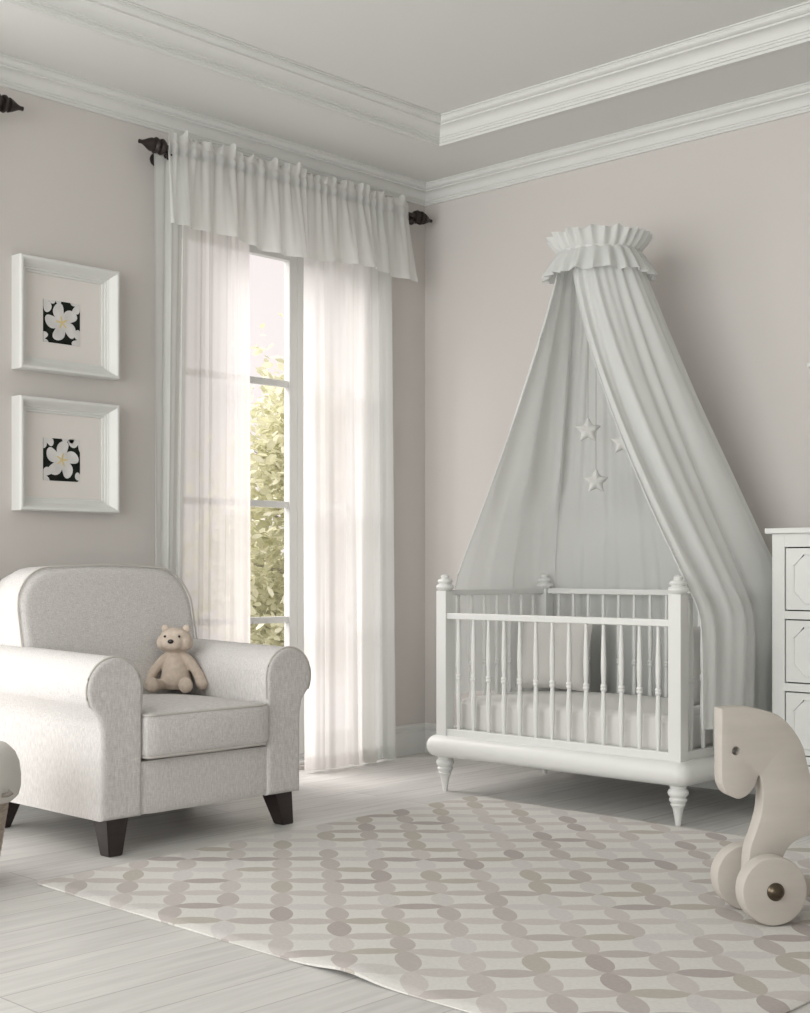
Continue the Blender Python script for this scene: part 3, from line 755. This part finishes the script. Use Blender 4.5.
# ------------------------------------------------------------ canopy
def canopy():
    RC = Vector((1.503, -.50, 2.385))
    t = thing('crib_canopy', 'pale grey fabric canopy with a ruffled ring hanging over the crib', 'canopy', (RC.x, RC.y, RC.z))
    bot = [(.872, -.755), (.868, -.45), (.90, -.15), (1.05, -.075), (1.30, -.070), (1.60, -.070), (1.90, -.075), (2.12, -.08), (2.225, -.20), (2.243, -.40), (2.243, -.58), (2.241, -.73), (2.238, -.86)]
    path = catmull([Vector((p[0], p[1], 0)) for p in bot], 20); NP = len(path)-1
    def bpt(u):
        k = min(NP-1e-6, max(0, u)*NP); i = int(k); return path[i].lerp(path[i+1], k-i)
    def zend(u):
        if u < .08: return .42
        if u < .75: return .33
        if u < .86: return .22
        return .22+.155*min(1, (u-.86)/.06)
    def sst(a, b, x): x = min(1, max(0, (x-a)/(b-a))); return x*x*(3-2*x)
    def f(u, v):
        ang = math.radians(220-320*u)
        top = RC+Vector((cos(ang), sin(ang), 0))*.168
        zt = RC.z-.012; ze = zend(u); z = zt+(ze-zt)*v
        Z0 = .93-.10*sst(.62, .8, u)
        tt = (zt-z)/(zt-Z0)
        s_ = .035; q = 1-tt                        # soft minimum of tt and 1
        g = 1-.5*(q+math.sqrt(q*q+s_*s_)) if q < .3 else tt
        g = max(0, min(1, g))
        ex = 1.08+.36*sst(.72, .95, u)+.12*sst(.28, 0, u)
        g = g**ex; tc = min(1, tt)
        b = bpt(u)
        p = Vector((top.x+(b.x-top.x)*g, top.y+(b.y-top.y)*g, z))
        c = Vector((RC.x+(1.55-RC.x)*g, RC.y, z)); d = p-c; d.z = 0; d.normalize()
        edge = min(1, min(u, 1-u)/.03)
        left = 1-sst(.16, .30, u); right = sst(.62, .74, u); back = (1-left)*(1-right)
        w = right*(.95*sin(2*PI*8.2*u+1.5*sin(2*PI*3.1*u)+1.8*tc+.9)+.3*sin(2*PI*19*u+2.1+1.1*tc))
        w += left*(1.7*sin(2*PI*11*u-2.6*tc+1.0)+.4*sin(2*PI*23*u-4*tc))
        w += back*(.55*sin(2*PI*16*u+.8*sin(9*u)+.5*tc)+.3*sin(2*PI*31*u+tc))
        a = .006+.020*sin(min(1, tc*1.25)*PI/2)
        if tt > 1: a *= 1-.45*min(1, (tt-1)*4)
        disp = (a*w+sin(2*PI*26*u)*.004*(1-tc))*edge
        low = sst(.62, .85, tt)*(1-sst(.62, .70, u))
        if disp < -.004: disp = disp*(1-low)-.004*low     # never into the rails
        lim = .016*low+.08*(1-low); disp = lim*math.tanh(disp/lim) if disp > 0 else disp
        p += d*disp
        hi = -.024; lo = -.112
        if p.y > hi: p.y = hi
        wb = sst(.70, .9, tt)*sst(.20, .27, u)*(1-sst(.55, .62, u))
        if p.y < lo: p.y = p.y*(1-wb)+lo*wb
        if u > .62 and tt > .9: p += d*.006*sin(2*PI*19*u+z*3)*right*sst(.9, 1.1, tt)
        return p-RC
    def thick(name, fn, nu, nv, m, par):
        return link(name, grid(B(), fn, nu, nv), m, par)
    dr = thick('drape', f, 420, 110, DRAPE, t)
    bm = B(); tube(bm, [f(0, k/60) for k in range(61)], .0035, 6); tube(bm, [f(1, k/60) for k in range(61)], .0035, 6)
    link('drape_edge', bm, RUFF, dr)
    def ruff(r0, r1, dz, N, am, ph, name):
        def g(u, v):
            a = 2*PI*u; s = sin(N*a+ph+1.2*sin(3*a)); s2 = sin(N*.5*a+ph*2)
            r = r0+(r1-r0)*v**.8+am*v*s+.004*s*(1-v)
            a2 = a+.25*am/r0*v*cos(N*a+ph)
            return (r*cos(a2), r*sin(a2), dz*v+.006*v*s2)
        link(name, grid(B(), g, 480, 10), RUFF, t)
    ruff(.174, .222, .072, 27, .013, 0, 'upper_ruffle'); ruff(.176, .240, -.108, 23, .016, 1, 'lower_ruffle')
    bm = B(); tube(bm, [(.172*cos(2*PI*k/64), .172*sin(2*PI*k/64), .0) for k in range(64)], .006, 8, True)
    tube(bm, [(0, .170, 0), (-.05, .32, -.01), (-.13, .497, -.03)], .006, 8); tube(bm, [(-.16, 0, 0), (.16, 0, 0)], .004, 6)
    tube(bm, [(0, .165, 0), (0, -.165, 0)], .004, 6)
    lathe(bm, [(0, 0), (.03, 0), (.03, .008), (0, .01)], 16, Matrix.Translation((-.13, .499, -.03)) @ Matrix.Rotation(PI/2, 4, 'X'))
    link('ring', bm, WHITE, t)
canopy()

def star(px, py, pz, r, rz, label, ly, up=2.375):
    t = thing('hanging_star', label, 'star ornament', (px, py, pz), rz, 'felt stars hanging under the canopy')
    o = []
    for k in range(10):
        rr = r if k % 2 == 0 else r*.52; a = PI/2+PI*k/5; o.append(Vector((rr*cos(a), rr*sin(a), 0)))
    # rounded tips
    out = []
    for i in range(10):
        a, b, c = o[i-1], o[i], o[(i+1) % 10]; q = .22 if i % 2 == 0 else .12
        p0 = b.lerp(a, q); p2 = b.lerp(c, q)
        for s in (0, .25, .5, .75, 1): m = (1-s)**2*p0+2*s*(1-s)*b+s*s*p2; out.append(m)
        for s in (.25, .5, .75): out.append(p2.lerp(c.lerp(b, .22 if i % 2 else .12), s))
    bm = B(); n = len(out); rings = []
    for d, sc in ((-.016, .0), (-.016, .3), (-.014, .6), (-.009, .85), (-.004, .97), (0, 1), (.004, .97), (.009, .85), (.014, .6), (.016, .3), (.016, 0)):
        if sc == 0: rings.append([bm.verts.new((0, d, 0))]); continue
        rings.append([bm.verts.new((p.x*sc, d, p.y*sc)) for p in out])
    for A, Bq in zip(rings, rings[1:]):
        for i in range(n):
            j = (i+1) % n
            if len(A) == 1: bm.faces.new((A[0], Bq[i], Bq[j]))
            elif len(Bq) == 1: bm.faces.new((A[i], A[j], Bq[0]))
            else: bm.faces.new((A[i], A[j], Bq[j], Bq[i]))
    link('star', bm, STARM, t)
    bm = B(); tube(bm, [(0, 0, r*.9), (0, 0, up-pz)], .0018, 6); link('cord', bm, STRING, t)
star(1.442, -.50, 1.612, .062, math.radians(38), 'highest of the felt stars, hanging at the left under the canopy', -.5)
star(1.485, -.50, 1.383, .060, math.radians(42), 'lowest of the felt stars hanging under the canopy', -.5)
star(1.612, -.48, 1.548, .058, math.radians(30), 'felt star half hidden behind the right front drape of the canopy', -.48)

# ------------------------------------------------------------ dresser
def dresser():
    x0, x1, yf, yb = 2.312, 3.22, -.45, -.025
    t = thing('dresser', 'tall white chest of drawers at the right edge beside the crib', 'dresser', ((x0+x1)/2, (yf+yb)/2, 0))
    cx, cy = (x0+x1)/2, (yf+yb)/2
    bm = B(); box(bm, x0-.022-cx, x1+.022-cx, yf-.022-cy, yb-cy+.005, 1.138, 1.160, .003); link('top', bm, WHITE, t, smooth=False)
    bm = B()
    xi0, xi1 = x0+.055, x1-.055
    fy = yf-cy
    box(bm, x0-cx, xi0-cx, fy, fy+.03, .0, 1.138, .002); box(bm, xi1-cx, x1-cx, fy, fy+.03, 0, 1.138, .002)
    box(bm, x0-cx, x0+.02-cx, fy+.028, yb-cy, .06, 1.138); box(bm, x1-.02-cx, x1-cx, fy+.028, yb-cy, .06, 1.138)
    dz = .288; zt = 1.084
    edges = [(zt, 1.138)]+[(zt-.256-.032-dz*k, zt-.256-dz*k) for k in range(3)]
    for a, b in edges: box(bm, xi0-.001-cx, xi1+.001-cx, fy+.001, fy+.03, a, b, .001)
    box(bm, xi0-cx, xi1-cx, fy+.001, fy+.03, .04, .042); 
    link('carcass', bm, WHITE, t, smooth=False)
    bm = B(); box(bm, xi0-cx, xi1-cx, fy+.028, yb-cy-.004, .06, 1.12); link('drawer_gap_shade', bm, GAP, t, smooth=False)  # black block behind the fronts paints the shade in the drawer gaps
    for k in range(4):
        z1 = zt-dz*k-.005; z0 = z1-.256+.010
        if k == 3: z0 = max(z0, .0)
        bm = B(); box(bm, xi0+.005-cx, xi1-.005-cx, fy+.001, fy+.026, z0, z1, .0015); d = link('drawer', bm, WHITE, t, smooth=False)
        # octagonal raised beading
        a0, a1, b0, b1, c = xi0+.040-cx, xi1-.040-cx, z0+.026, z1-.026, .045
        P = [(a0+c, b0), (a1-c, b0), (a1, b0+c), (a1, b1-c), (a1-c, b1), (a0+c, b1), (a0, b1-c), (a0, b0+c)]
        bm = B(); tube(bm, [(p[0], fy+.001, p[1]) for p in P], .004, 6, True); link('beading', bm, WHITE, d)
        for xx in (cx-.22, cx+.22):
            bm = lathe(B(), [(0, 0), (.008, 0), (.008, .012), (.016, .018), (.017, .024), (.012, .029), (0, .030)], 16, Matrix.Translation((xx-cx, fy+.001, (z0+z1)/2)) @ Matrix.Rotation(PI/2, 4, 'X'))
            link('knob', bm, WHITE, d)
dresser()
# little shelf end on the back wall at the right edge
t = thing('wall_shelf', 'end of a thin white shelf on the wall above the dresser', 'shelf', (2.605, 0, 1.853))
bm = B(); box(bm, -.30, .30, -.14, -.001, -.009, .009, .002); link('board', bm, WHITE, t, smooth=False)
for s in (-1, 1):
    bm = B(); box(bm, s*.2-.01, s*.2+.01, -.10, -.001, -.09, -.009, .002); link('bracket', bm, WHITE, t, smooth=False)

# ------------------------------------------------------------ wooden push horse
def horse():
    ang = math.atan2(-.798, -.602)          # local +x = snout direction
    t = thing('toy_horse', 'pale wooden push-along horse on wheels at the right edge of the rug', 'toy horse', (3.088, -1.966, .0135), ang)
    # local frame: x = forwards, y = to its left (towards -a), z up
    P = [(.123, .607), (.082, .611), (.039, .609), (-.018, .597), (-.061, .576), (-.097, .538), (-.123, .493), (-.134, .452), (-.150, .405), (-.19, .375), (-.28, .365), (-.40, .372), (-.47, .372),
         (-.515, .34), (-.53, .28), (-.53, .20), (-.54, .14), (-.555, .075), (-.47, .065), (-.455, .12), (-.44, .18), (-.40, .215), (-.32, .24), (-.20, .246), (-.144, .243), (-.112, .235), (-.083, .217),
         (-.062, .185), (-.05, .14), (-.05, .07), (.045, .065), (.044, .12), (.042, .177), (.035, .221), (.017, .267), (.002, .321), (-.001, .368), (.003, .400), (.008, .414), (.013, .413), (.020, .392), (.030, .377), (.050, .359), (.074, .353), (.103, .367), (.117, .388), (.122, .411), (.123, .50)]
    pts = []
    n = len(P)
    for i in range(n):
        a = Vector(P[i]); b = Vector(P[(i+1) % n])
        if i in (0, n-1) or (b-a).length < .012: pts.append(a); 
        else: pts.append(a)
    sm = catmull([Vector((p[0], p[1], 0)) for p in P[0:]], 5)
    outl = [(p.x, p.y-.014) for p in sm]
    th = .028; er = .005; bm = B()
    # outline normals
    area = sum(outl[i][0]*outl[(i+1) % len(outl)][1]-outl[(i+1) % len(outl)][0]*outl[i][1] for i in range(len(outl))); sg = 1 if area > 0 else -1
    N = len(outl)
    def ins(i, d):
        a = Vector(outl[i-1]); c = Vector(outl[(i+1) % N]); q = (c-a).normalized(); return Vector(outl[i])+Vector((-q.y, q.x))*sg*d
    eye = [(.080+.0125*cos(2*PI*k/20), .474+.0125*sin(2*PI*k/20)) for k in range(20)]
    lay = [(-th, er), (-th+er*.3, er*.3), (-th+er, 0), (th-er, 0), (th-er*.3, er*.3), (th, er)]
    rings = [[bm.verts.new((*[ins(i, d).x], y, ins(i, d).y)) for i in range(N)] for y, d in lay]
    for A, Bq in zip(rings, rings[1:]):
        for i in range(N): bm.faces.new((A[i], A[(i+1) % N], Bq[(i+1) % N], Bq[i]))
    er_ = [[bm.verts.new((p[0], y, p[1])) for p in eye] for y in (-th, th)]
    for i in range(20): bm.faces.new((er_[0][i], er_[0][(i+1) % 20], er_[1][(i+1) % 20], er_[1][i]))
    for R, E in ((rings[0], er_[0]), (rings[-1], er_[1])):
        ed = []
        for Q in (R, E):
            for i in range(len(Q)):
                e = bm.edges.get((Q[i], Q[(i+1) % len(Q)])); ed.append(e)
        bmesh.ops.triangle_fill(bm, use_beauty=True, use_dissolve=False, edges=ed)
    link('body', bm, WOOD, t)
    for x in (0, -.50):
        bm = B(); tube(bm, [(x, -.09, .095), (x, .08, .095)], .014, 14); link('axle', bm, WOOD, t)
        for s in (-1, 1):
            r = .095; o_ = .052 if s > 0 else .070; y0 = s*o_; y1 = s*(o_+.058)
            pr = [(0, 0), (r-.008, 0), (r-.002, .002), (r, .008), (r, .050), (r-.002, .056), (r-.008, .058), (0, .058)]
            M = Matrix.Translation((x, y0, .095)) @ Matrix.Rotation(-s*PI/2, 4, 'X')
            w = link('wheel', lathe(B(), pr, 56, M), WOOD, t)
            M2 = Matrix.Translation((x, y1, .095)) @ Matrix.Rotation(-s*PI/2, 4, 'X')
            link('hub_cap', lathe(B(), [(.025, -.001), (.025, .003), (.022, .005), (.020, .010), (.014, .015), (.006, .0175), (0, .018)], 24, M2), HUB, w)
    bm = B(); tube(bm, [(-.30, -.17, .52), (-.30, .17, .52)], .014, 14); 
    bm.free()
    bm = B(); box(bm, -.47, -.03, -.024, .024, .055, .108, .005); link('base_bar', bm, WOOD, t, smooth=False)
horse()

# ------------------------------------------------------------ light, world, camera
w = D.worlds.new('w'); S.world = w; w.use_nodes = True
bg = w.node_tree.nodes['Background']; bg.inputs[0].default_value = (.90, .835, .82, 1); bg.inputs[1].default_value = 1.14
sl = D.lights.new('sun', 'SUN'); sl.energy = 6.3; sl.angle = math.radians(55); sl.color = (1, .95, .93)
so = D.objects.new('sun', sl); COL.objects.link(so)
so.rotation_euler = Vector((.62, .34, -.60)).to_track_quat('-Z', 'Y').to_euler()
def area_light(name, loc, aim, sx, sy, p, col):
    l = D.lights.new(name, 'AREA'); l.shape = 'RECTANGLE'; l.size = sx; l.size_y = sy; l.energy = p; l.color = col
    o = D.objects.new(name, l); COL.objects.link(o); o.location = loc; o.rotation_euler = (Vector(aim)-Vector(loc)).to_track_quat('-Z', 'Y').to_euler()
area_light('daylight_second_window', (.14, -3.65, 1.35), (1.2, -3.5, 1.30), 1.35, 2.4, 18, (1, .99, .985))
area_light('rear_fill_light', (2.2, -7.9, 1.75), (1.9, 0, 1.5), 4.8, 2.6, 192, (.985, 1, .985))  # unseen fill lamp added behind the camera to brighten the room
cd = D.cameras.new('camera'); cam = D.objects.new('camera', cd); COL.objects.link(cam); S.camera = cam
cam.location = (5.0144, -5.4608, 1.0); cam.rotation_euler = (PI/2, 0, math.radians(43.4))
cd.sensor_fit = 'HORIZONTAL'; cd.sensor_width = 36; cd.lens = 36*1364/810; cd.shift_y = 61.5/810; cd.clip_start = .05
vs = S.view_settings; vs.view_transform = 'Standard'; vs.look = 'None'; vs.gamma = 1; vs.exposure = 0.0; vs.use_curve_mapping = False
